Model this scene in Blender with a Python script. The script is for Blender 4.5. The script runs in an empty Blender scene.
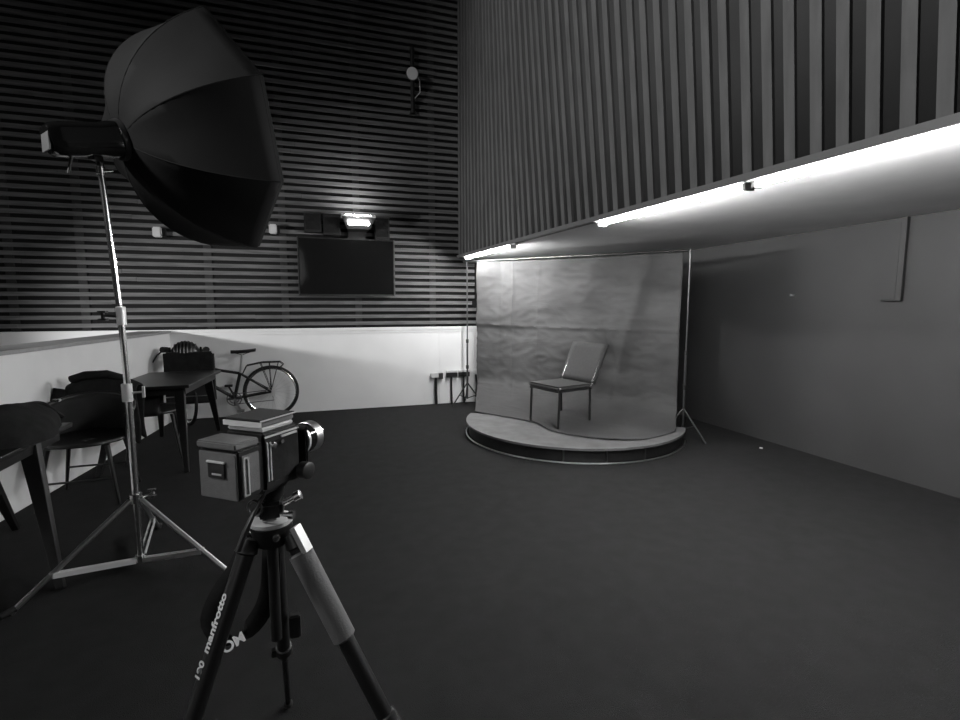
import bpy, bmesh, math, random
from mathutils import Vector, Matrix, noise as mnoise
random.seed(7)
SC = bpy.context.scene
COL = SC.collection
R = math.radians
PI = math.pi

# ------------------------------------------------------------------ camera
cam_d = bpy.data.cameras.new('camera'); cam = bpy.data.objects.new('camera', cam_d); COL.objects.link(cam)
M = ((0.95091863, -0.03294377, 0.30768242), (-0.30944105, -0.10123689, 0.94551432), (0.0, -0.99431675, -0.1064622))
cam.matrix_world = Matrix(((M[0][0], -M[0][1], -M[0][2], 0), (M[1][0], -M[1][1], -M[1][2], 0), (M[2][0], -M[2][1], -M[2][2], 1.45), (0, 0, 0, 1)))
cam_d.sensor_width = 36; cam_d.lens = 495 / 960 * 36; cam_d.clip_start = 0.02
SC.camera = cam
# ------------------------------------------------------------------ world, exposure
w = bpy.data.worlds.new('world'); SC.world = w; w.use_nodes = True
w.node_tree.nodes['Background'].inputs[0].default_value = (.5, .5, .5, 1)
w.node_tree.nodes['Background'].inputs[1].default_value = 0.02
vs = SC.view_settings
vs.view_transform = 'Standard'; vs.look = 'None'; vs.gamma = 1; vs.exposure = 0.0; vs.use_curve_mapping = False
TUBE_E = 350.0
def spot(name, loc, tgt, power, ang, blend, rad=.05):
    l = bpy.data.lights.new(name, 'SPOT'); l.energy = power; l.spot_size = R(ang); l.spot_blend = blend; l.shadow_soft_size = rad
    o = bpy.data.objects.new(name, l); COL.objects.link(o); o.location = loc
    o.rotation_euler = (Vector(tgt) - Vector(loc)).to_track_quat('-Z', 'Y').to_euler(); return o
# lamp in the passage beyond the low wall on the left, added fills for the bulkhead and the film camera, uplight over the television
spot('stair_lamp', (-5.0, 4.2, 1.72), (0.5, 7.25, .75), 700, 66, .9, .10)
spot('bulkhead_fill', (-4.6, 1.6, 4.9), (2.6, 2.2, 4.0), 1500, 84, .6, .25)  # unseen fill, added to brighten the bulkhead slats
spot('rear_fill', (-1.9, -1.6, 2.4), (-.2, 1.25, 1.05), 48, 38, 1.0, .3)  # added behind the viewpoint to lift the back of the film camera
spot('uplight', (0.53, 6.86, 2.64), (0.45, 7.25, 3.3), 24, 105, .9, .04)

# ------------------------------------------------------------------ materials
def mat(name, v, rough=.6, metal=0., noise=0., nscale=20, bump=0., bscale=60, emit=0., stretch=None, coat=0., spec=.5):
    m = bpy.data.materials.new(name); m.use_nodes = True
    nt = m.node_tree; b = nt.nodes['Principled BSDF']
    b.inputs['Base Color'].default_value = (v, v, v, 1); b.inputs['Roughness'].default_value = rough
    b.inputs['Metallic'].default_value = metal; b.inputs['Coat Weight'].default_value = coat
    b.inputs['Specular IOR Level'].default_value = spec
    tc = nt.nodes.new('ShaderNodeTexCoord'); mp = nt.nodes.new('ShaderNodeMapping'); nt.links.new(tc.outputs['Object'], mp.inputs[0])
    if stretch: mp.inputs['Scale'].default_value = stretch
    if noise:
        n = nt.nodes.new('ShaderNodeTexNoise'); n.inputs['Scale'].default_value = nscale; n.inputs['Detail'].default_value = 5
        nt.links.new(mp.outputs[0], n.inputs['Vector'])
        r = nt.nodes.new('ShaderNodeMapRange'); r.inputs[1].default_value = .3; r.inputs[2].default_value = .7
        r.inputs[3].default_value = v * (1 - noise); r.inputs[4].default_value = v * (1 + noise)
        nt.links.new(n.outputs['Fac'], r.inputs[0])
        c = nt.nodes.new('ShaderNodeCombineColor')
        for i in range(3): nt.links.new(r.outputs[0], c.inputs[i])
        nt.links.new(c.outputs[0], b.inputs['Base Color'])
    if bump:
        n2 = nt.nodes.new('ShaderNodeTexNoise'); n2.inputs['Scale'].default_value = bscale; n2.inputs['Detail'].default_value = 4
        nt.links.new(mp.outputs[0], n2.inputs['Vector'])
        bp = nt.nodes.new('ShaderNodeBump'); bp.inputs['Strength'].default_value = bump; bp.inputs['Distance'].default_value = .01
        nt.links.new(n2.outputs['Fac'], bp.inputs['Height']); nt.links.new(bp.outputs[0], b.inputs['Normal'])
    if emit:
        b.inputs['Emission Color'].default_value = (1, 1, 1, 1); b.inputs['Emission Strength'].default_value = emit
    return m
K = dict(
    carpet=mat('carpet', .0190, .95, noise=.12, nscale=9, bump=.6, bscale=260, spec=.1),
    slat=mat('slat_wood', .125, .7, noise=.35, nscale=5, stretch=(.6, 1, 8)),
    vslat=mat('upright_slat_wood', .095, .65, noise=.2, nscale=6, stretch=(3, 3, .5)),
    backing=mat('black_backing', .004, .9),
    backing2=mat('dark_bulkhead_backing', .040, .8, noise=.2, nscale=2),
    batten=mat('batten', .022, .8, noise=.2),
    white=mat('white_panel', .82, .5, noise=.04, nscale=2),
    ledge=mat('grey_ledge', .30, .5, noise=.08),
    lwall=mat('pale_low_wall', .75, .6, noise=.05, nscale=2),
    dwall=mat('dark_wall_paint', .035, .55, noise=.12, nscale=1.3, spec=.3),
    soffit=mat('dark_soffit_paint', .72, .6, noise=.1, nscale=1.5, spec=.3),
    fascia=mat('fascia', .12, .5),
    tube=mat('tube_glow', .8, emit=TUBE_E),
    flood=mat('flood_glow', .8, emit=30),
    lampw=mat('lamp_body_white', .6, .4),
    black=mat('black_plastic', .012, .45),
    blackm=mat('black_matt', .010, .85, noise=.3, nscale=8),
    blackg=mat('black_gloss', .006, .12, coat=.4),
    cloth=mat('black_fabric', .012, .9, noise=.4, nscale=14, bump=.3, bscale=30, spec=.2),
    soft=mat('softbox_nylon', .006, .8, noise=.25, nscale=4, bump=.15, bscale=6, spec=.15),
    chrome=mat('chrome', .88, .24, 1.),
    steel=mat('brushed_steel', .62, .35, 1.),
    dsteel=mat('dark_steel', .12, .35, .9),
    grey=mat('grey_leatherette', .14, .55, noise=.1, nscale=60, bump=.2, bscale=400),
    foam=mat('grey_leg_foam', .13, .8, bump=.2, bscale=200),
    wood=mat('black_stained_wood', .009, .35, noise=.3, nscale=6, stretch=(4, 4, .6)),
    deck=mat('deck_board', .13, .6, noise=.22, nscale=7),
    skirt=mat('dark_skirt', .012, .5, noise=.3),
    seat=mat('grey_upholstery', .042, .85, noise=.1, nscale=40),
    rubber=mat('rubber', .012, .7),
    rim=mat('silver_rim', .8, .35, .5),
    letter=mat('white_lettering', .95, .5),
    screen=mat('screen_glass', .008, .08, coat=.3),
)
def backdrop_mat():
    m = mat('creased_backdrop_cloth', .072, .95, noise=.12, nscale=3, spec=.08)
    nt = m.node_tree; b = nt.nodes['Principled BSDF']
    tc = nt.nodes.new('ShaderNodeUVMap')
    def wave(scale, dist, ax):
        wv = nt.nodes.new('ShaderNodeTexNoise'); mp = nt.nodes.new('ShaderNodeMapping')
        mp.inputs['Scale'].default_value = (scale if ax == 0 else 1.2, scale if ax == 1 else 1.2, 1)
        nt.links.new(tc.outputs[0], mp.inputs[0]); nt.links.new(mp.outputs[0], wv.inputs['Vector'])
        wv.inputs['Scale'].default_value = 3; wv.inputs['Detail'].default_value = 3; wv.inputs['Distortion'].default_value = dist
        return wv
    a = wave(5, .6, 1); c = wave(2.5, 1.2, 0)
    ad = nt.nodes.new('ShaderNodeMath'); ad.operation = 'ADD'
    nt.links.new(a.outputs['Fac'], ad.inputs[0]); nt.links.new(c.outputs['Fac'], ad.inputs[1])
    bp = nt.nodes.new('ShaderNodeBump'); bp.inputs['Strength'].default_value = .45; bp.inputs['Distance'].default_value = .02
    nt.links.new(ad.outputs[0], bp.inputs['Height']); nt.links.new(bp.outputs[0], b.inputs['Normal'])
    return m
K['backdrop'] = backdrop_mat()

# ------------------------------------------------------------------ mesh helpers
def frame(d):
    d = Vector(d).normalized(); h = Vector((0, 0, 1)) if abs(d.z) < .95 else Vector((1, 0, 0))
    s = d.cross(h).normalized(); return d, s, s.cross(d).normalized()
class MB:
    def __init__(self): self.bm = bmesh.new()
    def hexa(self, P):
        v = [self.bm.verts.new(p) for p in P]
        for f in ((0, 3, 2, 1), (4, 5, 6, 7), (0, 1, 5, 4), (1, 2, 6, 5), (2, 3, 7, 6), (3, 0, 4, 7)): self.bm.faces.new([v[i] for i in f])
        return v
    def box(self, a, b, bev=0):
        x0, y0, z0 = a; x1, y1, z1 = b
        v = self.hexa([(x0, y0, z0), (x1, y0, z0), (x1, y1, z0), (x0, y1, z0), (x0, y0, z1), (x1, y0, z1), (x1, y1, z1), (x0, y1, z1)])
        if bev:
            es = list({e for q in v for e in q.link_edges}); bmesh.ops.bevel(self.bm, geom=es, offset=bev, segments=2, affect='EDGES')
        return self
    def bar(self, p, q, wd, ht, wd2=None, ht2=None, up=None):
        p, q = Vector(p), Vector(q); d = (q - p).normalized()
        if up is None: d, s, u = frame(d)
        else:
            s = d.cross(Vector(up)).normalized(); u = s.cross(d)
        wd2 = wd if wd2 is None else wd2; ht2 = ht if ht2 is None else ht2; P = []
        for c, a, b in ((p, wd, ht), (q, wd2, ht2)):
            for i, j in ((-1, -1), (1, -1), (1, 1), (-1, 1)): P.append(c + s * i * a / 2 + u * j * b / 2)
        self.hexa(P); return self
    def tube(self, pts, r, n=12, closed=False, caps=True):
        pts = [Vector(p) for p in pts]; N = len(pts); rs = r if isinstance(r, (list, tuple)) else [r] * N
        rings = []; s = None
        for i, p in enumerate(pts):
            if closed: d = (pts[(i + 1) % N] - pts[i - 1])
            else: d = pts[min(i + 1, N - 1)] - pts[max(i - 1, 0)]
            d = d.normalized()
            if s is None: _, s, u = frame(d)
            else:
                s = (s - d * s.dot(d)).normalized()
            u = s.cross(d)
            rings.append([self.bm.verts.new(p + (s * math.cos(2 * PI * k / n) + u * math.sin(2 * PI * k / n)) * rs[i]) for k in range(n)])
        m = N if closed else N - 1
        for i in range(m):
            A, B = rings[i], rings[(i + 1) % N]
            off = 0
            if closed and i == N - 1:
                off = min(range(n), key=lambda o: (A[0].co - B[o].co).length)
            for k in range(n):
                self.bm.faces.new([A[k], A[(k + 1) % n], B[(k + 1 + off) % n], B[(k + off) % n]])
        if caps and not closed:
            self.bm.faces.new(rings[0][::-1]); self.bm.faces.new(rings[-1])
        return self
    def lathe(self, c, ax, prof, n=24, caps=True):
        d, s, u = frame(ax); c = Vector(c); rings = []
        for t, r in prof: rings.append([self.bm.verts.new(c + d * t + (s * math.cos(2 * PI * k / n) + u * math.sin(2 * PI * k / n)) * max(r, 1e-4)) for k in range(n)])
        for A, B in zip(rings, rings[1:]):
            for k in range(n): self.bm.faces.new([A[k], A[(k + 1) % n], B[(k + 1) % n], B[k]])
        if caps: self.bm.faces.new(rings[0][::-1]); self.bm.faces.new(rings[-1])
        return self
    def ring(self, c, ax, Rr, r, n=40, m=10, a0=0, a1=360):
        d, s, u = frame(ax); c = Vector(c); full = (a1 - a0) >= 360
        k = n if full else n + 1
        pts = [c + (s * math.cos(R(a0 + (a1 - a0) * i / n)) + u * math.sin(R(a0 + (a1 - a0) * i / n))) * Rr for i in range(k)]
        return self.tube(pts, r, m, closed=full)
    def grid(self, P, uv=False, solid=0):
        v = [[self.bm.verts.new(p) for p in row] for row in P]
        ul = self.bm.loops.layers.uv.verify() if uv else None
        nr, nc = len(P), len(P[0])
        for i in range(nr - 1):
            for j in range(nc - 1):
                f = self.bm.faces.new([v[i][j], v[i][j + 1], v[i + 1][j + 1], v[i + 1][j]])
                if uv:
                    for l, (a, b) in zip(f.loops, ((i, j), (i, j + 1), (i + 1, j + 1), (i + 1, j))): l[ul].uv = (b / (nc - 1), a / (nr - 1))
        return self
    def sphere(self, c, r, sc=(1, 1, 1), n=20, m=12):
        prof = [(-r * math.cos(PI * i / m), r * math.sin(PI * i / m)) for i in range(m + 1)]
        st = len(self.bm.verts); self.lathe((0, 0, 0), (0, 0, 1), prof, n, caps=False)
        self.bm.verts.ensure_lookup_table()
        for v in self.bm.verts[st:]: v.co = Vector((v.co.x * sc[0] + c[0], v.co.y * sc[1] + c[1], v.co.z * sc[2] + c[2]))
        return self
    def prism(self, pts2, z0, z1):
        a = [self.bm.verts.new((x, y, z0)) for x, y in pts2]; b = [self.bm.verts.new((x, y, z1)) for x, y in pts2]
        n = len(a); self.bm.faces.new(a[::-1]); self.bm.faces.new(b)
        for k in range(n): self.bm.faces.new([a[k], a[(k + 1) % n], b[(k + 1) % n], b[k]])
        return self
    def build(self, name, m, parent=None, smooth=True, thick=0, label=None, subd=0, bevel=0):
        bmesh.ops.remove_doubles(self.bm, verts=self.bm.verts, dist=1e-5)
        bmesh.ops.recalc_face_normals(self.bm, faces=self.bm.faces)
        me = bpy.data.meshes.new(name); self.bm.to_mesh(me); self.bm.free()
        if smooth:
            for f in me.polygons: f.use_smooth = True
            try: me.set_sharp_from_angle(angle=R(38))
            except Exception: pass
        o = bpy.data.objects.new(name, me); COL.objects.link(o); me.materials.append(K[m])
        if parent: o.parent = parent
        if thick: s = o.modifiers.new('solid', 'SOLIDIFY'); s.thickness = thick; s.offset = 0
        if bevel: s = o.modifiers.new('bevel', 'BEVEL'); s.width = bevel; s.segments = 2
        if subd: s = o.modifiers.new('sub', 'SUBSURF'); s.levels = subd; s.render_levels = subd
        if label: o['label'] = label
        return o
def thing(name, label, cat, loc=(0, 0, 0), rz=0, group=None):
    o = bpy.data.objects.new(name, None); COL.objects.link(o); o.location = loc; o.rotation_euler = (0, 0, rz)
    o.empty_display_size = .1; o['label'] = label; o['category'] = cat
    if group: o['group'] = group
    return o
def tag(o, label, cat, group=None, kind=None):
    o['label'] = label; o['category'] = cat
    if group: o['group'] = group
    if kind: o['kind'] = kind
    return o
def struct(o): o['kind'] = 'structure'; return o
def copy_tree(o, parent=None):
    c = o.copy(); COL.objects.link(c)
    if parent: c.parent = parent
    for ch in list(o.children): copy_tree(ch, c)
    return c
def text(name, s, size, m, parent, mw, ext=.0004):
    cu = bpy.data.curves.new(name, 'FONT'); cu.body = s; cu.size = size; cu.extrude = ext; cu.offset = size * .03; cu.align_x = 'CENTER'; cu.align_y = 'CENTER'
    o = bpy.data.objects.new(name, cu); COL.objects.link(o); o.parent = None
    dg = bpy.context.evaluated_depsgraph_get(); me = bpy.data.meshes.new_from_object(o.evaluated_get(dg)); bpy.data.objects.remove(o)
    me.materials.clear(); me.materials.append(K[m]); o = bpy.data.objects.new(name, me); COL.objects.link(o)
    o.parent = parent; o.matrix_local = mw; return o

# ================================================================== the room
YB = 7.25; ZS = 2.18; XR = 4.6; YF = -2.6; XL = -5.6; ZC = 6.5
struct(MB().box((XL, YF, -.1), (XR + .2, YB + .1, 0)).build('floor', 'carpet', smooth=False))
struct(MB().box((XL, YF, ZC), (XR + .2, YB + .1, ZC + .1)).build('ceiling', 'backing', smooth=False))
wb = struct(MB().box((XL, YB, 0), (XR + .2, YB + .15, ZC)).build('wall_back', 'backing', smooth=False))
m = MB(); z = 1.225; k = 0
while z < ZC:
    x = XL
    while x < XR:
        L = random.uniform(1.6, 3.6); x1 = min(x + L, XR)
        xe = min(x1, 2.29 if z < 1.47 else (2.22 if z < 1.6 else 2.26)) if z < ZS else min(x1, 2.03)
        dy = random.uniform(-.004, .004); dz = random.uniform(-.003, .003)
        if xe > x: m.box((x, YB - .045 + dy, z - .024 + dz), (xe - .003, YB - .018 + dy, z + .024 + dz))
        x = x1
    z += .0945
m.build('slats', 'slat', wb, smooth=False, label='horizontal timber slats')
for x in (-4.6, -3.39, -2.69, -1.33, -.42, .55, 1.62):
    MB().box((x - .045, YB - .018, 1.16), (x + .045, YB, ZC)).build('batten', 'batten', wb, smooth=False)
# low white wall under the slats
lb = struct(MB().box((XL, YB - .06, 0), (2.31, YB, 1.12)).build('wall_back_low', 'white', smooth=False))
MB().box((XL, YB - .075, 1.12), (2.31, YB, 1.16)).build('ledge', 'white', lb, smooth=False)
for x0, x1 in ((-1.78, 1.715), (1.75, 2.25)):
    q = MB()
    q.box((x0, YB - .068, 1.085), (x1, YB - .06, 1.11)); q.box((x1 - .02, YB - .068, .03), (x1, YB - .06, 1.085)); q.build('panel_frame', 'white', lb, smooth=False)
# low wall running towards the camera on the left
ang = math.atan2(7.25 - (-2.6), -1.8 - (-2.72))
lw = MB(); lw.hexa([(-2.72, YF, 0), (-1.8 - .0, YB, 0), (-2.12, YB, 0), (-3.04, YF, 0), (-2.72, YF, 1.12), (-1.8, YB, 1.12), (-2.12, YB, 1.12), (-3.04, YF, 1.12)])
lw = struct(lw.build('wall_left', 'lwall', smooth=False))
q = MB(); q.hexa([(-2.70, YF, 1.12), (-1.78, YB - .08, 1.12), (-2.13, YB - .08, 1.12), (-3.05, YF, 1.12), (-2.70, YF, 1.15), (-1.78, YB - .08, 1.15), (-2.13, YB - .08, 1.15), (-3.05, YF, 1.15)])
q.build('ledge', 'ledge', lw, smooth=False, label='grey top ledge')
struct(MB().box((XL - .1, YF, -.1), (XL, YB + .1, ZC)).build('wall_outer_left', 'dwall', smooth=False))
struct(MB().box((XL, YF - .1, -.1), (XR + .2, YF, ZC)).build('wall_front', 'dwall', smooth=False))
wr = struct(MB().box((XR, YF, 0), (XR + .2, YB, ZS + .3)).build('wall_right', 'dwall', smooth=False))
# bulkhead over the stage side: face line from the corner towards the camera, leaning inwards higher up
def bx_(y): return 2.03 + .0744 * (YB - y)
def lean(y):
    t = max(0, min(1, (YB - y) / 3.6)); t = t * t * (3 - 2 * t); return .10 * t
def bp_(y, z, off=0): return (bx_(y) - lean(y) * (z - 2.2) - off, y, z)
P = []
ys = [YB - i * (YB - YF) / 40 for i in range(41)]
bk = MB(); bk.grid([[bp_(y, z) for y in ys] for z in (2.18, 3.3, 4.4, 5.5, 6.5)])
bk.grid([[(x, y, ZS) for y in (YF, 0, 3, YB)] for x in (bx_(YB), 2.9, XR + .1)][:0] or [[(2.0, YB, 6.5), (2.0, YB, 6.49)], [(2.01, YB, 6.5), (2.01, YB, 6.49)]])
bh = struct(bk.build('wall_bulkhead', 'backing2', thick=.02))
sm = MB(); y = YB - .05
while y > YF + .1:
    wv = .058; dy = random.uniform(-.006, .006); o0 = random.uniform(.026, .034)
    pts = []
    for z in (2.215, 3.3, 4.4, 5.5, 6.45):
        pts.append((z, y + dy))
    for (z0, yy), (z1, _) in zip(pts, pts[1:]):
        A = [bp_(yy, z0, 0), bp_(yy - wv, z0, 0), bp_(yy - wv, z0, o0), bp_(yy, z0, o0)]
        B = [bp_(yy, z1, 0), bp_(yy - wv, z1, 0), bp_(yy - wv, z1, o0), bp_(yy, z1, o0)]
        sm.hexa(A + B)
    y -= .131
sm.build('slats', 'vslat', bh, smooth=False, label='upright timber slats')
fa = MB(); fa.hexa([(bx_(YB) - .035, YB, 2.175), (bx_(YF) - .035, YF, 2.175), (bx_(YF) + .03, YF, 2.175), (bx_(YB) + .03, YB, 2.175),
                    (bx_(YB) - .035, YB, 2.215), (bx_(YF) - .035, YF, 2.215), (bx_(YF) + .03, YF, 2.215), (bx_(YB) + .03, YB, 2.215)])
fa.build('fascia', 'fascia', bh, smooth=False)
so = MB(); so.hexa([(bx_(YB) + .02, YB, ZS), (bx_(YF) + .02, YF, ZS), (XR, YF, ZS), (XR, YB, ZS), (bx_(YB) + .02, YB, ZS + .1), (bx_(YF) + .02, YF, ZS + .1), (XR, YF, ZS + .1), (XR, YB, ZS + .1)])
struct(so.build('ceiling_soffit', 'soffit', smooth=False))
MB().box((XR - .035, 2.835, 1.5), (XR - .001, 2.88, ZS)).box((XR - .035, 2.88, 1.5), (XR - .001, 2.99, 1.515)).build('conduit', 'dwall', wr, bevel=.004)

# ------------------------------------------------------------------ fluorescent battens along the bulkhead edge
def tube_light(y0, y1, label):
    ym = (y0 + y1) / 2; L = abs(y0 - y1) / 2
    t = thing('fluorescent_light', label, 'light', (bx_(ym) - .02, ym, 2.13), math.atan(.0744), 'fluorescent tubes along the bulkhead edge')
    MB().box((-.005, -L - .02, .018), (.035, L + .02, .044)).box((-.088, -L - .02, .0175), (-.004, L + .02, .0225)).build('body', 'lampw', t, smooth=False)
    MB().tube([(-.042, -L + .02, 0), (-.042, L - .02, 0)], .014, 16).build('tube', 'tube', t, label='glowing white tube')
    for s in (-1, 1):
        MB().box((-.058, s * L - .012, -.018), (.02, s * L + .012, .022)).build('end_cap', 'lampw', t, bevel=.003)
    return t
tube_light(6.78, 5.34, 'shortest-looking lit tube at the far corner, above the left edge of the backdrop')
tube_light(3.68, 2.30, 'lit tube in the middle of the bulkhead edge, between the two others')
tube_light(2.24, .85, 'nearest lit tube, running out of the picture at the right')

# ------------------------------------------------------------------ television and the boxes over it
tv = thing('television', 'flat black wall television mounted on the slatted wall', 'television', (.405, YB - .05, 1.99))
MB().box((-.64, -.10, -.39), (.64, -.055, .39), .008).build('casing', 'black', tv)
MB().box((-.62, -.104, -.365), (.62, -.0995, .372)).build('screen', 'screen', tv, smooth=False, label='glossy dark screen')
MB().box((-.2, -.055, -.2), (.2, -.0, .2)).build('wall_bracket', 'dsteel', tv)
q = MB()
for a, b in (((-.643, -.107, -.393), (-.634, -.098, .393)), ((.634, -.107, -.393), (.643, -.098, .393)), ((-.643, -.107, -.393), (.643, -.098, -.384))): q.box(a, b)
q.build('bezel', 'dsteel', tv, smooth=False)
def wbox(x0, x1, z0, z1, label, lit=False):
    t = thing('wall_box', label, 'box', ((x0 + x1) / 2, YB - .05, z0), 0, 'boxes over the television')
    h = z1 - z0; wd = (x1 - x0) / 2
    MB().box((-wd, -.14, 0), (wd, 0, h), .006).build('casing', 'dsteel' if lit else 'black', t)
    MB().box((-wd + .02, -.146, .03), (wd - .02, -.139, h - .03)).build('front_grille', 'cloth', t)
    q = MB().box((-wd, -.15, h - .02), (wd, -.0, h + .004))
    q.build('top_edge', 'dsteel', t)
wbox(-.14, .08, 2.44, 2.70, 'small dark box over the television, leftmost of the row')
wbox(.10, .32, 2.41, 2.67, 'small dark box over the television, just left of the lit floodlight')
wbox(.78, .98, 2.38, 2.69, 'narrow dark box over the television, right of the lit floodlight')
fl = thing('floodlight', 'lit white floodlight over the television shining up the slats', 'light', (.55, YB - .05, 2.44))
MB().box((-.13, -.10, -.08), (.11, 0, .08), .01).build('mount_box', 'black', fl)
q = MB(); q.hexa([(-.15, -.24, .05), (.15, -.24, .05), (.12, -.1, .03), (-.12, -.1, .03), (-.22, -.32, .20), (.22, -.32, .20), (.2, -.12, .22), (-.2, -.12, .22)])
q.build('housing', 'dsteel', fl, smooth=False)
q = MB()
for a, b in (((-.22, -.325, .195), (.22, -.305, .215)), ((-.22, -.325, .2), (-.2, -.12, .225)), ((.2, -.325, .2), (.22, -.12, .225)), ((-.22, -.13, .215), (.22, -.11, .235))): q.box(a, b)
q.build('front_frame', 'lampw', fl, smooth=False)
q = MB().box((-.14, -.335, .09), (.14, -.30, .13), .01).box((-.17, -.28, .205), (.17, -.16, .228)); q.build('lamp', 'flood', fl)
MB().bar((-.24, -.06, .0), (-.24, -.22, .18), .012, .03).build('bracket_arm', 'black', fl)
MB().bar((.24, -.06, .0), (.24, -.22, .18), .012, .03).build('bracket_arm', 'black', fl)
# spotlight on a short pole, high on the slats
sp = thing('wall_spotlight', 'small round pale lamp on a short dark pole high on the slatted wall', 'light', (1.345, YB - .05, 4.13))
MB().tube([(0, -.05, 0), (0, -.05, .86)], .028).build('pole', 'black', sp)
MB().box((-.04, -.06, .0), (.04, 0, .03)).build('clamp', 'dsteel', sp)
MB().box((-.04, -.06, .82), (.04, 0, .85)).build('clamp', 'dsteel', sp)
MB().lathe((-.02, -.1, .48), (-.1, -1, -.25), [(0, .04), (.05, .07), (.10, .085), (.12, .08)]).build('lamp_head', 'dsteel', sp)
lh = MB().lathe((-.02, -.1, .48), (-.1, -1, -.25), [(.121, .078), (.126, .072)]); lh.build('lens', 'lampw', sp, label='pale dotted lens')
MB().tube([(.03, -.12, .5), (.09, -.10, .42), (.10, -.08, .28), (.03, -.06, .2)], .007).build('cable', 'lampw', sp)
def sock(x, z, label):
    t = thing('wall_fitting', label, 'fitting', (x, YB - .05, z), 0, 'small white fittings on the slats')
    MB().box((-.05, -.1, -.06), (.045, 0, .06), .012).build('cover', 'lampw', t)
    MB().box((.045, -.06, -.05), (.08, 0, .05), .004).build('bracket', 'black', t)
sock(-1.845, 2.365, 'small white fitting on the slats left of the softbox')
sock(-.525, 2.465, 'small white fitting on the slats between the softbox and the television')
# sockets on the low white wall
def outlet(x, top, label, dark=True):
    t = thing('power_outlet', label, 'outlet', (x, YB - .06, 0), 0, 'power outlets on the low white wall')
    MB().box((-.085, -.05, .40), (.085, 0, .47), .006).build('faceplate', 'black' if dark else 'lampw', t)
    if dark: MB().box((-.085, -.052, .47), (.085, 0, .50), .004).build('top_cover', 'lampw', t)
    else: MB().box((.03, -.055, .38), (.1, 0, .47), .004).build('plug', 'dsteel', t)
    MB().tube([(-.005, -.03, .40), (-.01, -.035, .2), (0, -.03, .0)], .014 if dark else .02).build('cable', 'black', t)
outlet(1.645, 0, 'white power outlet left of the backdrop with a dark cable down', False)
outlet(1.885, 0, 'black-faced power outlet, the left one of two beside the backdrop stand')
outlet(2.075, 0, 'black-faced power outlet directly behind the backdrop stand')
o4 = thing('power_outlet', 'white power outlet half hidden by the left edge of the backdrop', 'outlet', (2.262, YB - .06, .38), 0, 'power outlets on the low white wall')
MB().box((-.03, -.05, .04), (.04, 0, .12), .01).build('faceplate', 'lampw', o4)
MB().tube([(0, -.03, .05), (.015, -.04, -.1), (0, -.03, -.3)], .014).build('cable', 'black', o4)
q = tag(MB().lathe((4.3, 3.84, 0), (0, 0, 1), [(0, .016), (.008, .014)]).build('floor_plug', 'lampw'), 'tiny pale plug lying on the carpet by the dark right wall', 'plug')
q = tag(MB().lathe((XR, 3.84, 1.57), (-1, 0, 0), [(0, .012), (.02, .008), (.035, .012), (.04, .002)]).build('wall_glint', 'steel'), 'tiny shiny hook on the dark right wall', 'glint')  # small steel stud modelled in place of a tiny light reflection

# ------------------------------------------------------------------ stage
CX, CY, CR, PH = 2.775, 5.068, 1.23, .15
pl = thing('round_stage', 'low round-fronted stage under the chair with a dark skirt', 'stage', (CX, CY, 0))
N = 72; th0, th1 = R(146), R(322)
arc = [(CR * math.cos(th0 + (th1 - th0) * i / N), CR * math.sin(th0 + (th1 - th0) * i / N)) for i in range(N + 1)]
MB().prism(arc, PH - .022, PH).build('deck', 'deck', pl, smooth=False, label='worn grey deck board')
arc2 = [(x * .978, y * .978) for x, y in arc]; MB().prism(arc2, .012, PH - .022).build('skirt', 'skirt', pl, smooth=False, label='dark curved skirt')
MB().tube([(x, y, .009) for x, y in arc], .008, 8).build('bottom_rim', 'steel', pl)
for a in (R(238), R(257), R(276)):
    MB().bar((CR * .985 * math.cos(a), CR * .985 * math.sin(a), .01), (CR * .985 * math.cos(a), CR * .985 * math.sin(a), PH - .02), .014, .014).build('skirt_post', 'dsteel', pl)

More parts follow.
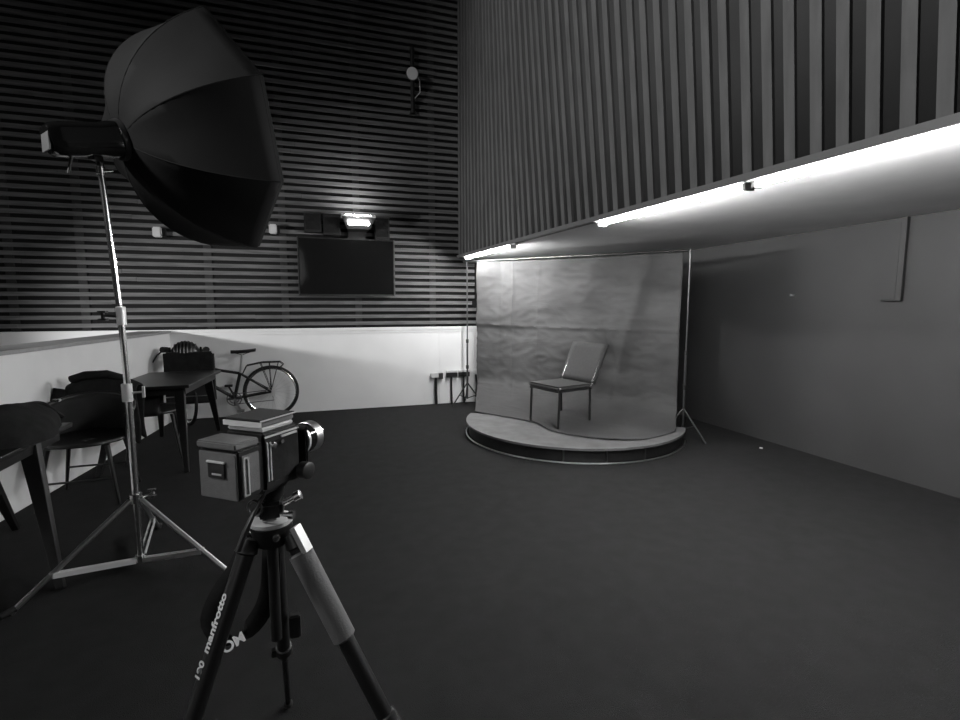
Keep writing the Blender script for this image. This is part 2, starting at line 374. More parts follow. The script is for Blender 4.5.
# backdrop cloth
bd = MB(); nu, nv = 150, 110
Lp, Rp = Vector((2.17, 6.80)), Vector((3.77, 4.49))
bot = [(1.80, 5.74), (2.0, 5.47), (2.26, 5.02), (2.30, 4.56), (2.62, 4.16), (3.0, 4.02), (3.50, 4.17)]
def cr(pts, t):
    t *= len(pts) - 1; i = min(int(t), len(pts) - 2); f = t - i
    g = lambda j: Vector(pts[max(0, min(len(pts) - 1, j))])
    a, b, c, d = g(i - 1), g(i), g(i + 1), g(i + 2)
    return .5 * (2 * b + (c - a) * f + (2 * a - 5 * b + 4 * c - d) * f * f + (3 * b - a - 3 * c + d) * f ** 3)
nrm = Vector((-(Rp - Lp).y, (Rp - Lp).x)).normalized()
if nrm.x > 0: nrm = -nrm
rows = []
for i in range(nv + 1):
    t = i / nv; row = []
    for j in range(nu + 1):
        s = j / nu; top = Lp.lerp(Rp, s); b = cr(bot, s)
        ztop = 2.09 - .045 * s - .02 * math.sin(s * PI)
        if t < .66:
            f = t / .66; z = ztop + (.52 - ztop) * f; g = .05 * f ** 2
        else:
            f = (t - .66) / .34; a = f * PI / 2
            z = .52 + (PH + .008 - .52) * math.sin(a) ** .8 if f > 0 else .52; g = .05 + .95 * (1 - math.cos(a))
        p = top.lerp(b, g)
        # folds
        wv = .012 * math.sin(s * 31 + 2 * math.sin(t * 5)) * (1 - .7 * t) + .006 * math.sin(t * 24 + 6 * s) + .012 * mnoise.noise(Vector((s * 5, t * 16, 0))) + .018 * mnoise.noise(Vector((s * 7 + t * 4, t * 5 - s * 3, 4))) * s + .006 * (1 - abs(mnoise.noise(Vector((s * 12, t * 22, 8)))) * 3)
        wv += .035 * math.exp(-((s - .88 + .22 * t) / .03) ** 2) * (1 - abs(t - .4)) - .02 * math.exp(-((s - .14) / .02) ** 2)
        wv += .012 * math.exp(-((s - .22) / .007) ** 2) + .008 * math.exp(-((s - .36) / .007) ** 2) + .012 * math.exp(-((t - .37) / .008) ** 2) - .03 * math.exp(-((s - .70 - .25 * (t - .4)) / .02) ** 2) * math.exp(-((t - .48) / .12) ** 2)
        if t > .72: wv *= max(0, 1 - (t - .72) / .15)
        p = p + nrm * wv
        if t > .72: z += .008 * math.sin(9 * s + 14 * t) ** 2 
        row.append((p.x, p.y, z))
    rows.append(row)
cl = bd.grid(rows, uv=True).build('backdrop_cloth', 'backdrop', thick=.003)
tag(cl, 'large creased grey cloth backdrop hanging behind the chair onto the stage', 'backdrop')
cb = thing('backdrop_crossbar', 'thin bar across the top of the grey backdrop', 'crossbar', (Lp.x, Lp.y, 2.1))
d = (Rp - Lp); e0 = d * -.09; e1 = d * 1.02
MB().tube([(e0.x, e0.y, .004), (e1.x, e1.y, -.045)], .014).build('bar', 'dsteel', cb)
def bstand(x, y, ht, rot, label, mt):
    t = thing('backdrop_stand', label, 'stand', (x, y, 0), rot, 'stands holding the backdrop')
    MB().tube([(0, 0, .10), (0, 0, .95)], .014).build('lower_pole', mt, t)
    MB().tube([(0, 0, .9), (0, 0, ht)], .010).build('upper_pole', mt, t)
    MB().lathe((0, 0, .55), (0, 0, 1), [(0, .016), (0, .022), (.05, .022), (.05, .016)]).build('collar', 'black', t)
    MB().lathe((0, 0, .93), (0, 0, 1), [(0, .012), (0, .02), (.05, .02), (.05, .012)]).build('collar', 'black', t)
    for k in range(3):
        a = k * 2 * PI / 3
        MB().tube([(0, 0, .34), (.28 * math.cos(a), .28 * math.sin(a), .012)], .010).build('leg', 'black', t)
        MB().tube([(0, 0, .11), (.15 * math.cos(a), .15 * math.sin(a), .17)], .006).build('brace', 'black', t)
    return t
bstand(2.06, 6.93, 2.12, R(200), 'dark tripod stand at the left edge of the backdrop, before the white wall', 'dsteel')
bstand(3.79, 4.405, 2.06, R(-75), 'thin tripod stand at the right edge of the backdrop, by the dark wall', 'dsteel')

# stage chair
ch = thing('stage_chair', 'grey upholstered chair with thin metal legs standing alone on the stage', 'chair', (2.545, 4.92, PH + .014), R(195))
# local +x is where the sitter faces
P = []
q = MB(); q.box((-.24, -.25, .40), (.26, .25, .45), .018); q.build('seat', 'seat', ch)
q = MB(); rows = []
for i in range(9):
    t = i / 8; rows.append([(-.25 - .20 * t - .02 * math.cos((j / 8 - .5) * PI), -.27 + .54 * j / 8, .45 + .42 * t) for j in range(9)])
q.grid(rows).build('backrest', 'seat', ch, thick=.035)
MB().box((-.25, -.24, .385), (.25, .24, .40)).build('seat_frame', 'dsteel', ch)
for x, y in ((.22, -.235), (.22, .235), (-.22, .235), (-.22, -.235)):
    MB().tube([(x, y, .41), (x * 1.06, y * .98, .0)], .014).build('leg', 'black', ch)
    MB().sphere((x * 1.02, y * 1.04, .425), .014).build('corner_bolt', 'chrome', ch)
for s in (-1, 1):
    MB().tube([(-.24, s * .235, .41), (-.26, s * .24, .5), (-.445, s * .25, .86)], .010).build('back_upright', 'chrome', ch)

# ------------------------------------------------------------------ furniture along the left wall
def dtable(name, label, pts, top, feet, tops):
    cx = sum(p[0] for p in pts) / len(pts); cy = sum(p[1] for p in pts) / len(pts)
    t = thing(name, label, 'table', (cx, cy, 0), 0)
    q = MB().prism([(x - cx, y - cy) for x, y in pts], top - .028, top); q.build('tabletop', 'wood', t, smooth=False, bevel=.006)
    q = MB().prism([((x - cx) * .86, (y - cy) * .90) for x, y in pts], top - .09, top - .028); q.build('apron', 'wood', t, smooth=False)
    for (fx, fy), (tx, ty) in zip(feet, tops):
        MB().bar((tx - cx, ty - cy, top - .03), (fx - cx, fy - cy, 0), .09, .05, .035, .03, up=(0, 1, 0)).build('leg', 'wood', t, smooth=False, bevel=.004)
    return t
dtable('dining_table', 'black wooden table nearer the bicycle, a dark coat spread on it', [(-1.80, 5.02), (-1.14, 5.05), (-1.06, 6.16), (-1.76, 6.16)], .745,
       [(-1.145, 4.83), (-1.16, 6.40), (-1.72, 6.30), (-1.84, 4.92)], [(-1.24, 5.14), (-1.18, 6.02), (-1.64, 6.02), (-1.72, 5.16)])
dtable('dining_table', 'black wooden table at the left edge of the picture, a dark bag on it', [(-2.12, 2.2), (-1.44, 2.2), (-1.46, 3.62), (-2.06, 3.66)], .745,
       [(-1.31, 2.97), (-1.93, 3.90), (-2.12, 2.1), (-1.36, 1.95)], [(-1.54, 3.30), (-1.92, 3.52), (-2.0, 2.35), (-1.52, 2.32)])
def tub_chair(label, x, y, rz, legs=None):
    t = thing('armchair', label, 'chair', (x, y, 0), rz, 'black armchairs along the low wall')
    rows = []
    for i in range(9):
        rr = .27 * math.sqrt(1 - (1 - i / 8) ** 2 * .0) * (i / 8)
        rows.append([(rr * math.cos(2 * PI * j / 24) * .98, rr * math.sin(2 * PI * j / 24), .43 + .03 * (i / 8) ** 2 + .0) for j in range(25)])
    MB().grid(rows[1:]).build('seat', 'black', t, thick=.025)
    # wrap-round shell: back at local -x
    rows = []
    for i in range(7):
        u = i / 6
        rows.append([((.27 + .03 * u) * math.cos(a), (.27 + .03 * u) * math.sin(a), .44 + (.16 + .16 * abs(math.cos((a - PI) * .62)) ** 1.5) * u) for a in [R(75 + 210 * j / 24) for j in range(25)]])
    MB().grid(rows).build('backrest', 'blackm', t, thick=.018)
    pts = [((.305) * math.cos(a), (.305) * math.sin(a), .60 + .16 * abs(math.cos((a - PI) * .62)) ** 1.5) for a in [R(70 + 220 * j / 24) for j in range(25)]]
    MB().tube(pts, .016).build('arm_rail', 'black', t)
    L = legs or [(.25, .25), (.25, -.25), (-.25, .25), (-.25, -.25)]
    for lx, ly in L:
        MB().tube([(lx * .72, ly * .72, .43), (lx, ly, 0)], [.017, .010]).build('leg', 'wood', t)
    MB().tube([(.21, .21, .19), (.21, -.21, .19)], .008).build('stretcher', 'dsteel', t)
    MB().tube([(-.21, .21, .19), (-.21, -.21, .19)], .008).build('stretcher', 'dsteel', t)
    return t
tub_chair('black armchair between the two tables, its back draped with a jacket', -1.70, 4.42, R(-88))
tub_chair('black armchair tucked behind the table nearer the bicycle', -1.56, 5.50, R(12), [(.22, .24), (.22, -.24), (-.22, .24), (-.22, -.24)])
# coat on the far table
def lump(name, c, size, m, label, cat, seed, amp=.2, base=0):
    random.seed(seed); ph = [random.uniform(0, 6) for _ in range(8)]
    rows = []; nI, nJ = 22, 36
    for i in range(nI + 1):
        t = i / nI * PI / 2; row = []
        for j in range(nJ + 1):
            a = 2 * PI * j / nJ
            k_ = 1 + amp * .5 * math.sin(3 * a + ph[0]) + amp * .3 * math.sin(5 * a + ph[1])
            r = math.cos(t) ** .45 * k_
            zz = math.sin(t) ** .9 * (1 + amp * math.sin(2 * math.cos(a) * r * 3 + ph[2]) + amp * .6 * math.sin(4 * math.sin(a) * r + ph[3]))
            if i == nI: r = 0; zz = 1 + amp * math.sin(ph[2]) + amp * .6 * math.sin(ph[3])
            row.append((size[0] / 2 * r * math.cos(a), size[1] / 2 * r * math.sin(a), size[2] * zz))
        rows.append(row)
    b0 = [(p[0] * .97, p[1] * .97, 0) for p in rows[0]]
    q = MB().grid([[(0, 0, 0)] * (nJ + 1), b0] + rows)
    o = q.build(name, m); o.location = c; tag(o, label, cat); return o
jk = thing('jacket', 'dark jacket draped over the back of the armchair between the tables', 'jacket', (-1.71, 4.80, .40))
rows = []; random.seed(5)
for i in range(21):
    t = i / 20 * 2 - 1          # front hem over the top to the rear hem
    row = []
    for j in range(25):
        u = j / 24 * 2 - 1; zt = .47 - .09 * u * u
        if abs(t) < .25: yy = t / .25 * .055; zz = zt + .02 * math.cos(t / .25 * PI / 2)
        else:
            f = (abs(t) - .25) / .75; yy = math.copysign(.055 + .05 * f + .012 * math.sin(9 * u + 4 * t) * f, t); zz = zt - f * (.42 - .06 * math.sin(5 * u))
        row.append((u * .26 * (1 + .05 * math.sin(6 * t)), yy + .02 * u * u, zz))
    rows.append(row)
MB().grid(rows).build('shell', 'cloth', jk, thick=.02, subd=1)
MB().tube([(-.2, -.03, .47), (-.1, -.045, .50), (.05, -.05, .505), (.18, -.02, .46)], [.03, .035, .035, .025], 10).build('collar', 'cloth', jk)
MB().tube([(-.27, -.04, .40), (-.30, -.07, .25), (-.28, -.10, .08)], [.045, .045, .035], 10).build('sleeve', 'cloth', jk)
bg = thing('shoulder_bag', 'slumped black bag with a small buckle on the table at the left edge', 'bag', (-1.70, 3.30, .747))
o = lump('body', (0, 0, 0), (.58, .84, .155), 'cloth', 'x', 'x', 11, .16); o.parent = bg
for k_ in ('label', 'category'): del o[k_]
MB().box((.20, .18, .15), (.24, .21, .165), .004).build('buckle', 'chrome', bg, label='shiny metal buckle')
MB().tube([(-.2, -.3, .10), (-.1, -.2, .15), (.05, 0, .16), (.15, .2, .14), (.2, .3, .04)], .014, 8).build('strap', 'cloth', bg)

# ------------------------------------------------------------------ bicycle
bk = thing('bicycle', 'black city bicycle with a rear rack leaning along the low white wall', 'bicycle', (-.62, 6.98, 0), R(1.5))
BR = .345
def wheel(c, ax, name, back):
    w_ = MB().ring(c, ax, BR - .018, .018, 48, 10).build(name, 'rubber', bk, label='black tyre with a silver rim')
    MB().ring(c, ax, BR - .042, .011, 48, 8).build('rim', 'chrome', w_)
    dd, s_, u_ = frame(ax); cc = Vector(c); q = MB()
    for k in range(28):
        a = 2 * PI * k / 28; b = a + (.35 if k % 2 else -.35); o_ = dd * (.03 if k % 2 else -.03)
        q.tube([cc + o_ + (s_ * math.cos(b) + u_ * math.sin(b)) * .025, cc + (s_ * math.cos(a) + u_ * math.sin(a)) * (BR - .05)], .0013, 4)
    q.build('spokes', 'steel', w_)
    MB().lathe(cc - dd * .05, dd, [(0, .01), (.01, .03), (.03, .03), (.04, .018), (.07, .018), (.08, .03), (.1, .01)]).build('hub', 'rim', w_)
    return w_
rw = wheel((0, 0, BR), (0, 1, 0), 'rear_wheel', True)
MB().lathe((0, -.045, BR), (0, -1, 0), [(0, .06), (.004, .06), (.006, .02)]).build('brake_disc', 'rim', rw)
FA = Vector((-.95, -.16, BR)); fd = Vector((-.55, .83, 0)).normalized()   # front wheel turned towards the room
wheel(FA, Vector((.83, .45, 0)), 'front_wheel', False)
BB = (-.44, 0, .28); SCL = (-.365, 0, .60); HT = (-.87, -.02, .74); HB = (-.895, -.04, .62)
fr = MB(); fr.tube([BB, SCL], .020).tube([SCL, (-.6, 0, .65), HT], .018).tube([BB, HB], .021).tube([HT, HB], .019)
for s in (-.05, .05):
    fr.tube([(BB[0], s * .5, BB[2]), (0, s, BR)], .013).tube([(SCL[0], s * .3, SCL[2]), (0, s, BR)], .012)
fr.build('frame', 'black', bk)
fk = MB()
cd = Vector((.83, .45, 0)).normalized() * .055
fk.tube([Vector(HB), Vector(HB) + Vector((-.01, -.02, -.06))], .016).bar(Vector(HB) + Vector((-.01, -.02, -.06)) - cd, Vector(HB) + Vector((-.01, -.02, -.06)) + cd, .03, .02)
for s in (-1, 1): fk.tube([Vector(HB) + Vector((-.01, -.02, -.06)) + cd * s, FA + cd * s], .010)
fk.build('fork', 'black', bk)
MB().tube([SCL, (-.33, 0, .85)], .012).build('seat_post', 'steel', bk)
sd = MB(); rows = []
for i in range(13):
    t = i / 12; x = -.46 + .29 * t; wv = .018 + .062 * max(0, (t - .35) / .65) ** .8
    rows.append([(x, wv * math.sin(a), .875 + .022 * math.cos(a) + .03 * (t - .4) ** 2 + .012 * t) for a in [2 * PI * j / 14 for j in range(15)]])
sd.grid(rows).tube([(-.42, 0, .865), (-.33, 0, .84), (-.22, 0, .875)], .005, 6); sd.build('saddle', 'black', bk)
rk = MB()
for s in (-.06, .06):
    rk.tube([(-.33, s * .4, .60), (-.28, s, .70), (-.1, s, .735), (.12, s, .735), (.16, s, .70), (.12, s, .66)], .007, 8)
    for x in (-.12, -.01, .10): rk.tube([(x, s, .735), (0.0, s, BR + .02)], .005, 6)
rk.tube([(.16, -.06, .70), (.16, .06, .70)], .006, 8).tube([(-.1, -.06, .735), (-.1, .06, .735)], .005, 8).tube([(.02, -.06, .735), (.02, .06, .735)], .005, 8)
rk.build('luggage_rack', 'black', bk)
MB().ring((BB[0], -.045, BB[2]), (0, 1, 0), .085, .006, 32, 6).ring((BB[0], -.045, BB[2]), (0, 1, 0), .055, .005, 24, 6).bar((BB[0] - .08, -.045, BB[2]), (BB[0] + .08, -.045, BB[2]), .01, .02).bar((BB[0], -.045, BB[2] - .08), (BB[0], -.045, BB[2] + .08), .02, .01).build('chainring', 'dsteel', bk)
MB().bar((BB[0], -.06, BB[2]), (BB[0] + .07, -.06, BB[2] - .15), .012, .022).box((BB[0] + .03, -.13, BB[2] - .165), (BB[0] + .12, -.06, BB[2] - .14)).build('crank', 'steel', bk)
MB().bar((BB[0], .05, BB[2]), (BB[0] - .07, .05, BB[2] + .15), .012, .022).box((BB[0] - .12, .06, BB[2] + .14), (BB[0] - .03, .12, BB[2] + .165)).build('crank', 'black', bk)
MB().tube([(BB[0] - .02, -.045, BB[2] + .06), (0, -.045, BR + .03)], .005, 6).tube([(BB[0], -.045, BB[2] - .07), (0.03, -.045, BR - .11), (.01, -.045, BR - .03)], .005, 6).build('chain', 'dsteel', bk)
MB().tube([HT, (-.86, -.02, .88), (-.90, -.10, .905)], .014).tube([(-1.13, -.24, .95), (-1.10, -.14, .93), (-1.0, -.10, .91), (-.90, -.10, .905), (-.80, -.10, .91), (-.72, -.14, .93), (-.69, -.22, .94)], .013).build('handlebar', 'black', bk)
MB().tube([(-1.145, -.28, .95), (-1.12, -.18, .94)], .034).build('grip', 'rubber', bk)
MB().tube([(-.71, -.17, .935), (-.685, -.27, .94)], .034).build('grip', 'rubber', bk)
MB().tube([(-1.13, -.24, .95), (-1.20, -.28, .89), (-1.25, -.30, .80)], .009, 6).build('brake_lever', 'black', bk)
# helmet and big bag on the handlebars
hm = thing('cycle_helmet', 'black ribbed cycle helmet hanging on the bicycle handlebar', 'helmet', (-1.515, 6.66, .87), R(4))
rows = []
for i in range(11):
    t = i / 10 * PI / 2
    rows.append([(.15 * math.cos(t) * math.cos(a), .12 * math.cos(t) * math.sin(a), .03 + .14 * math.sin(t)) for a in [2 * PI * j / 28 for j in range(29)]])
MB().grid(rows).build('shell', 'black', hm, thick=.01)
for k in range(7):
    x = -.105 + .035 * k; w_ = math.sqrt(max(0, 1 - (x / .155) ** 2))
    MB().tube([(x, .125 * w_ * math.cos(a), .03 + .147 * w_ * math.sin(a)) for a in [PI * j / 12 for j in range(13)]], .009, 6).build('rib', 'dsteel', hm)
cbg = thing('courier_bag', 'large square black bag hanging in front of the bicycle handlebar', 'bag', (-1.455, 6.60, .31), R(3))
MB().box((-.265, -.09, .0), (.25, .06, .615), .03).build('body', 'blackm', cbg)
MB().box((-.26, -.104, .22), (.245, -.09, .61), .006).build('flap', 'cloth', cbg)
MB().bar((-.25, -.108, .10), (.24, -.108, .10), .006, .012).build('reflective_strip', 'steel', cbg, label='pale reflective strip')
for s in (-.2, .12): MB().tube([(s, -.02, .60), (s - .01, .02, .66), (s - .02, .08, .64), (s - .01, .06, .57)], .012, 8).build('hanging_strap', 'cloth', cbg)

# ------------------------------------------------------------------ light stand, flash head, softbox
LS = (-.985, 3.08); zh, zc = .40, .055
ls = thing('light_stand', 'tall chrome light stand carrying the flash and octagonal softbox', 'stand', (LS[0], LS[1], 0))
MB().tube([(0, 0, .04), (0, 0, 1.02)], .0175, 20).build('lower_pole', 'chrome', ls)
MB().tube([(0, 0, .98), (-.006, 0, 1.42)], .0155, 20).build('middle_pole', 'chrome', ls)
MB().tube([(-.006, 0, 1.38), (-.045, 0, 2.15)], .0145, 20).build('upper_pole', 'chrome', ls)
for z, r_ in ((.95, .025), (1.36, .022)):
    cc = MB().lathe((-.004, 0, z), (0, 0, 1), [(-.005, .018), (-.004, r_), (.09, r_), (.094, .015)], 20).build('collar', 'rim', ls, label='pale clamp collar')
    sgn = 1 if z < 1.2 else -1
    q = MB().tube([(.02 * sgn, 0, z + .04), (.075 * sgn, -.01, z + .045)], .006, 8)
    q.bar((.075 * sgn, -.01, z + .015), (.075 * sgn, -.01, z + .075), .014, .012) if z < 1.2 else q.box((-.1, -.03, z + .02), (-.065, .01, z + .03)).box((-.1, -.03, z + .06), (-.065, .01, z + .07)).box((-.088, -.02, z + .03), (-.076, .0, z + .06))
    q.build('wing_knob', 'rim' if z < 1.2 else 'black', cc)
MB().lathe((-.045, 0, 2.12), (0, 0, 1), [(0, .013), (.002, .02), (.04, .02), (.042, .013)], 20).tube([(-.045, 0, 2.135), (.015, -.01, 2.14)], .005, 8).build('top_socket', 'chrome', ls)
MB().lathe((0, 0, zh - .02), (0, 0, 1), [(0, .018), (.002, .03), (.05, .03), (.052, .018)], 20).tube([(0, 0, zh), (.09, -.01, zh + .03)], .007, 8).box((.06, -.02, zh + .0), (.10, .0, zh + .016)).box((.06, -.02, zh + .04), (.10, .0, zh + .052)).build('hub', 'chrome', ls)
MB().lathe((0, 0, zc - .015), (0, 0, 1), [(0, .018), (.002, .026), (.04, .026), (.042, .018)], 20).build('lower_collar', 'chrome', ls)
LR = .54
for adeg in (334, 215, 96):
    a = R(adeg); c_, s_ = math.cos(a), math.sin(a)
    l_ = MB().tube([(.03 * c_, .03 * s_, zh), (LR * c_, LR * s_, .012)], .013, 14).build('leg', 'steel', ls)
    MB().tube([(LR * .96 * c_, LR * .96 * s_, .028), (LR * 1.06 * c_, LR * 1.06 * s_, .014)], .015, 12).build('rubber_foot', 'rubber', l_)
    tt = .70; e = Vector((LR * tt * c_, LR * tt * s_, zh * (1 - tt) + .012 * tt)); off = Vector((-s_, c_, 0)) * .012
    for s2 in (-1, 1):
        MB().bar(Vector((.025 * c_, .025 * s_, zc)) + off * s2, e + off * s2, .004, .026, up=(0, 0, 1)).build('brace', 'rim', ls)
    MB().box((e.x - .012, e.y - .012, e.z - .01), (e.x + .012, e.y + .012, e.z + .018), .003).build('brace_clip', 'rim', ls)

SB = Vector((-.935, 3.10, 2.306)); sa = Vector((.77, .58, .25)).normalized(); sRim, sD = .66, .455
ss = sa.cross(Vector((0, 0, 1))).normalized(); su = ss.cross(sa)
sb = thing('softbox', 'large black octagonal softbox on the tall chrome stand', 'softbox', SB)
NR = 8; roll = .49
def sprof(t):  # t 0..1 along rib -> (axial, radius)
    return sD * (1 - math.cos(t * R(66))) / (1 - math.cos(R(66))), .075 + (sRim - .075) * math.sin(t * R(66)) / math.sin(R(66))
def spt(k, t, sc=1.):
    ax_, rr = sprof(t); a = roll + 2 * PI * k / NR
    return sa * ax_ + (su * math.cos(a) + ss * math.sin(a)) * rr * sc
rows = []
for i in range(17):
    t = i / 16; row = []
    for k in range(NR):
        A, B = spt(k, t), spt(k + 1, t)
        for f in range(6):
            g = f / 6; p = A.lerp(B, g); sag = math.sin(g * PI) * .035 * math.sin(t * PI)
            ax_, _ = sprof(t); rad = p - sa * ax_; row.append(p - rad.normalized() * sag * .8)
    row.append(row[0]); rows.append(row)
MB().grid(rows).build('fabric_shell', 'soft', sb, thick=.004, label='black nylon shell')
rm = [spt(k, 1) for k in range(NR)]
lip = [[p for p in rm] + [rm[0]], [p * .99 + sa * .03 for p in rm] + [rm[0] * .99 + sa * .03]]
MB().grid(lip).build('front_lip', 'soft', sb, thick=.004, smooth=False)
df = MB(); c0 = sa * (sD - .01); vv = [df.bm.verts.new(p * .985 - sa * .012) for p in rm]; df.bm.faces.new(vv); df.build('diffuser', 'lampw', sb, smooth=False, thick=.002, label='white front diffuser')
for k in range(NR): MB().tube([spt(k, i / 12, 1.0) for i in range(13)], .004, 6).build('seam_rib', 'soft', sb)
MB().lathe(Vector((0, 0, 0)) - sa * .025, sa, [(0, .06), (.0, .098), (.02, .102), (.04, .09), (.04, .06)], 32).build('speed_ring', 'dsteel', sb)
for k in (1, 4): 
    p = spt(k, 0.02); MB().bar(p - sa * .03, p + sa * .02, .012, .02).build('ring_clip', 'chrome', sb)
fh = thing('studio_flash', 'black flash head at the top of the chrome stand, behind the softbox', 'flash', (LS[0] - .045, LS[1], 2.17))
hc = SB - Vector(fh.location)
d_, s_, u_ = sa, ss, su
def fp(a, b, c): return hc + d_ * a + s_ * b + u_ * c
q = MB(); n_ = 20; prof = [(-.315, .06, .06), (-.30, .07, .072), (-.26, .074, .078), (-.1, .074, .078), (-.07, .08, .084), (-.028, .082, .086)]
rows = []
for a, wv, hv in prof:
    rows.append([fp(a, math.copysign(abs(math.cos(t)) ** .55, math.cos(t)) * wv, math.copysign(abs(math.sin(t)) ** .55, math.sin(t)) * hv) for t in [2 * PI * j / n_ for j in range(n_ + 1)]])
q.grid(rows); v = [q.bm.verts.new(p) for p in rows[0][:-1]]; q.bm.faces.new(v); q.build('housing', 'blackg', fh)
MB().bar(fp(-.32, -.05, 0), fp(-.32, .05, 0), .006, .10).build('control_panel', 'grey', fh, label='grey rear control panel')
MB().bar(fp(-.21, -.078, .01), fp(-.15, -.078, .01), .003, .008).build('badge', 'lampw', fh)
MB().tube([(0, 0, -.02), (0, 0, .04)], .016).bar((0, 0, .03), tuple(fp(-.16, 0, -.07)), .03, .04).build('mount', 'black', fh)
MB().tube([tuple(fp(-.24, 0, -.07)), tuple(fp(-.27, 0, -.13)), tuple(fp(-.28, .0, -.15))], .007).build('tilt_handle', 'black', fh)

# ------------------------------------------------------------------ tripod
TP = Vector((-.125, 1.25, 0))
tp = thing('tripod', 'black camera tripod with one grey padded leg under the film camera', 'tripod', TP)
def tl(p): return Vector(p) - TP
hubz = .93
MB().lathe((0, 0, hubz - .05), (0, 0, 1), [(0, .02), (.0, .036), (.03, .045), (.05, .05), (.052, .03)], 28).build('spider', 'black', tp)
MB().lathe((0, 0, hubz + .0), (0, 0, 1), [(0, .046), (.004, .05), (.012, .05), (.016, .042)], 32).build('top_disc', 'rim', tp, label='chrome disc')
MB().tube([(0, 0, hubz - .3), (0, 0, hubz + .045)], .013, 20).build('centre_column', 'black', tp)
MB().box((-.03, -.03, hubz + .02), (.03, .03, hubz + .06), .008).lathe((0, 0, hubz + .055), (.2, 0, 1), [(0, .02), (.02, .028), (.045, .026), (.06, .03)], 20).build('head', 'black', tp)
MB().lathe((.03, -.01, hubz + .05), (1, -.2, .5), [(0, .007), (.03, .007), (.03, .012), (.045, .012), (.047, .004)], 14).build('pan_knob', 'chrome', tp)
MB().lathe((.025, -.03, hubz + .03), (1, -.4, .0), [(0, .006), (.02, .006), (.02, .010), (.032, .010)], 14).build('tension_knob', 'chrome', tp)
MB().tube([(-.01, -.03, hubz + .085), (-.03, -.05, hubz + .05), (-.05, -.06, hubz + .01), (-.065, -.065, hubz - .03)], [.005, .005, .007, .006], 12).build('pan_handle', 'dsteel', tp)
MB().ring((-.03, -.035, hubz + .055), (.5, .9, 0), .018, .003, 20, 6).build('safety_ring', 'dsteel', tp)
for s in (-1, 0, 1): MB().lathe((.04 * math.sin(s * 2.1 + .3) , -.04 * math.cos(s * 2.1 + .3), hubz - .02), (math.sin(s * 2.1 + .3), -math.cos(s * 2.1 + .3), 0), [(0, .009), (.008, .009), (.010, .005)], 12).build('spider_bolt', 'chrome', tp)
feet = [(-.15, 1.79), (.335, .985), (-.475, .965)]
tops = [(.002, .035, hubz - .025), (.045, -.02, hubz - .025), (-.045, -.02, hubz - .025)]
for i, (f, t0) in enumerate(zip(feet, tops)):
    F = tl((f[0], f[1], .012)); T = Vector(t0); D = F - T
    def at_(u): return T + D * u
    rr = .021 if i != 2 else .020; u1 = (.60, .50, .55)[i]
    up = MB().tube([at_(.0), at_(.03), at_(.035), at_(u1)], [.018, .026, rr, rr * .92], 20)
    o = up.build('leg', 'black', tp)
    if i == 1:
        MB().tube([at_(.045), at_(.05), at_(.275), at_(.28)], [.022, .0285, .0275, .022], 24).build('foam_grip', 'foam', o, label='grey foam leg grip')
        o_ = Vector((.55, -.62, .55)).normalized() * .026
        MB().bar(at_(-.01) + o_, at_(.055) + o_, .026, .014).build('latch', 'rim', o, label='bright metal leg latch')
    MB().lathe(at_(u1 - .02), D, [(0, .018), (.004, .024), (.04, .024), (.045, .014)], 18).build('leg_lock', 'black' if i != 1 else 'dsteel', o)
    lv = D.normalized().cross(Vector((0, 0, 1))).normalized()
    MB().bar(at_(u1 - .01) - lv * .028, at_(u1 + .03) - lv * .03, .014, .012).build('lock_lever', 'chrome' if i == 1 else 'black', o)
    MB().tube([at_(u1), at_(.99)], .0125 if i != 0 else .0095, 14).build('lower_section', 'blackg', o)
    MB().sphere(tuple(at_(.99)), .016).build('rubber_foot', 'rubber', o)
    if i == 2:
        # maker's name running down the leg, facing the camera
        dx = -D.normalized(); camdir = (Vector((0, 0, 1.45)) - (TP + at_(.5)))
        nz = (camdir - dx * camdir.dot(dx)).normalized(); side = nz.cross(dx)
        nz2 = (nz * math.cos(R(56)) + side * math.sin(R(56))).normalized()
        yx = nz2.cross(dx)
        for s_, u_, sz in (('manfrotto', .185, .030), ('190', .285, .026)):
            mw = Matrix((( dx.x, yx.x, nz2.x, 0), (dx.y, yx.y, nz2.y, 0), (dx.z, yx.z, nz2.z, 0), (0, 0, 0, 1)))
            p = at_(u_) + nz2 * .0205; mw.translation = p
            l = text('lettering', s_, sz, 'letter', o, mw)
# small lock on the middle leg
MB().box((.014, .21, .48), (.045, .24, .55), .004).build('leg_lock_lever', 'dsteel', tp)

# strap hanging from the tripod
st = thing('camera_strap', 'wide dark strap hanging in a loop from the film camera behind the tripod leg', 'strap', (-.25, 1.27, .9))
WP = [(-.172, 1.30, .885), (-.190, 1.32, .85), (-.219, 1.32, .789), (-.263, 1.32, .725), (-.288, 1.32, .665), (-.268, 1.32, .615), (-.222, 1.32, .608), (-.174, 1.32, .65), (-.148, 1.32, .705), (-.138, 1.32, .77), (-.133, 1.32, .86)]
pts = [tuple(Vector(p) - Vector((-.25, 1.27, .9))) for p in WP]
pp = [cr(pts, i / 40) for i in range(41)]
rows = []
for i, p in enumerate(pp):
    dd = (pp[min(i + 1, 40)] - pp[max(i - 1, 0)]).normalized(); tw = Vector((.25, 1, .1)); 
    sd_ = (Vector((.3, -.2, .9)) if 14 < i < 26 else Vector((1, -.35, .0)))
    f = max(0, 1 - abs(i - 20) / 9); sd_ = Vector((1, -.35, 0)).lerp(Vector((.2, -.35, .9)), f)
    sd_ = (sd_ - dd * sd_.dot(dd)).normalized()
    rows.append([p - sd_ * .024, p, p + sd_ * .024])
MB().grid(rows).build('webbing', 'cloth', st, thick=.003)
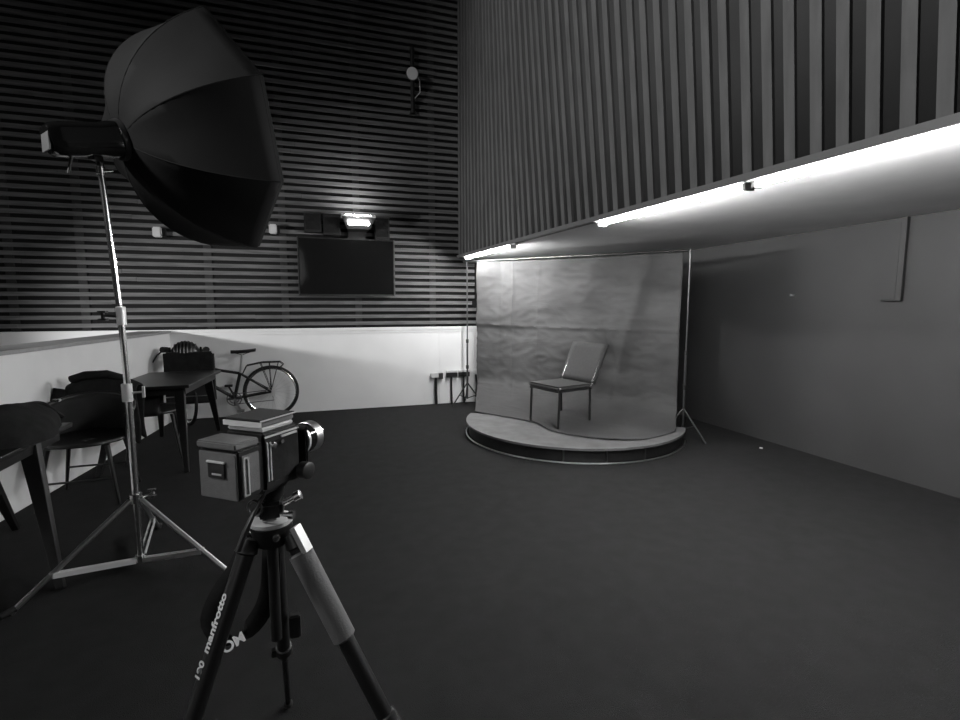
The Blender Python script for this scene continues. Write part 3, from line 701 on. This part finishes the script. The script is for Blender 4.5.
nz = Vector((.2, -.8, .55)).normalized(); dx = Vector((.85, 0.1, .42)); dx = (dx - nz * dx.dot(nz)).normalized(); yx = nz.cross(dx)
mw = Matrix(((dx.x, yx.x, nz.x, 0), (dx.y, yx.y, nz.y, 0), (dx.z, yx.z, nz.z, 0), (0, 0, 0, 1))); mw.translation = Vector((.022, .018, -.285))
text('lettering', 'OM', .034, 'letter', st, mw)

# ------------------------------------------------------------------ film camera
fc = thing('film_camera', 'boxy medium format film camera with a silver-edged lens on the tripod', 'camera', (-.128, 1.245, 1.042), R(90 - 38)); fc.scale = (1.0, .93, .93)
# local: +x lens direction, -y the side facing the viewer
W = .058
MB().box((-.135, -W, .0), (-.072, W, .118), .004).build('film_back', 'black', fc)
MB().box((-.139, -W + .003, .003), (-.134, W - .003, .112), .002).build('back_cover', 'grey', fc, label='grey leatherette back')
MB().box((-.141, -W, .120), (-.075, W, .136), .003).build('back_lid', 'grey', fc)
q = MB().box((-.1425, -.026, .052), (-.139, .026, .092), .002); q.build('memo_holder', 'black', fc)
MB().box((-.1445, -.027, .088), (-.139, .027, .0925), .001).build('memo_clip', 'rim', fc)
MB().box((-.1435, -.016, .060), (-.142, .012, .064)).build('memo_clip', 'steel', fc)
MB().box((-.128, -W - .003, .012), (-.080, -W, .105), .002).build('side_panel', 'grey', fc)
q = MB()
for a, b in (((-.126, -W - .006, .010), (-.123, -W - .002, .100)), ((-.114, -W - .006, .010), (-.111, -W - .002, .100)), ((-.126, -W - .006, .010), (-.111, -W - .002, .013)), ((-.126, -W - .006, .097), (-.111, -W - .002, .100))): q.box(a, b)
q.build('slide_frame', 'rim', fc, label='chrome dark slide frame')
MB().box((-.072, -W + .006, .004), (-.064, W - .006, .12)).build('back_adapter', 'black', fc)
MB().box((-.064, -W, -.005), (.05, W, .142), .006).build('body', 'black', fc)
MB().box((-.055, -W - .003, .02), (-.052, -W, .115)).box((-.046, -W - .003, .02), (-.043, -W, .115)).build('body_trim', 'rim', fc)
MB().box((-.040, -W - .002, .015), (.045, -W, .115), .002).build('side_leather', 'cloth', fc)
MB().box((-.06, -W - .003, .127), (.048, -W, .131)).box((-.01, -W - .004, .118), (.04, -W, .123)).build('top_rail', 'rim', fc)
MB().lathe((-.035, -W, .105), (0, -1, 0), [(0, .007), (.006, .007), (.007, .004)], 14).lathe((-.01, -W, .108), (0, -1, 0), [(0, .005), (.006, .005)], 12).build('strap_lug', 'chrome', fc)
MB().box((-.062, -W + .004, .142), (.038, W - .004, .152), .003).build('finder_base', 'rim', fc)
MB().box((-.066, -W + .002, .153), (.040, W - .002, .168), .004).build('waist_finder', 'grey', fc)
MB().box((-.068, -W, .168), (.042, W, .173), .002).build('finder_lid', 'blackm', fc)
q = MB().box((-.069, -W - .001, .1685), (.043, -W + .0015, .1715)).box((-.069, -W, .155), (-.066, W, .167)); q.build('finder_edge', 'rim', fc)
MB().box((.05, -.048, .0), (.062, .048, .125), .004).build('front_standard', 'black', fc)
rows = []
for i in range(9):
    x = .062 + .024 * i / 8; r_ = .046 - (.006 if i % 2 else 0)
    rows.append([(x, r_ * a, .068 + r_ * b) for a, b in ((-1, -1), (1, -1), (1, 1), (-1, 1), (-1, -1))])
MB().grid(rows).build('bellows', 'cloth', fc, smooth=False)
MB().box((.086, -.05, .012), (.094, .05, .124), .004).build('lens_board', 'dsteel', fc)
ln = MB().lathe((.094, 0, .072), (1, 0, 0), [(0, .040), (.012, .040), (.014, .036), (.022, .036), (.024, .042), (.042, .042), (.044, .040), (.075, .041), (.078, .038), (.078, .033), (.06, .03)], 40, caps=False).build('lens', 'blackg', fc)
MB().lathe((.108, 0, .072), (1, 0, 0), [(0, .0375), (.001, .041), (.008, .041), (.009, .0375)], 40, caps=False).build('aperture_ring', 'rim', ln, label='silver ring')
MB().lathe((.137, 0, .072), (1, 0, 0), [(0, .0415), (.001, .043), (.026, .043), (.027, .0415)], 40, caps=False).build('focus_ring', 'steel', ln, label='silver ring')
MB().lathe((.15, 0, .072), (1, 0, 0), [(0, .001), (.004, .02), (.004, .031)], 32, caps=False).build('front_glass', 'screen', ln)
MB().box((.03, -.052, -.01), (.075, .052, .012), .004).lathe((.048, -.052, .016), (0, -1, 0), [(0, .014), (.012, .014), (.014, .022), (.036, .022), (.038, .018)], 24).build('focus_knob', 'black', fc, label='large black focus knob')
MB().box((-.05, -.035, -.022), (.03, .035, -.005), .003).build('mounting_plate', 'black', fc)
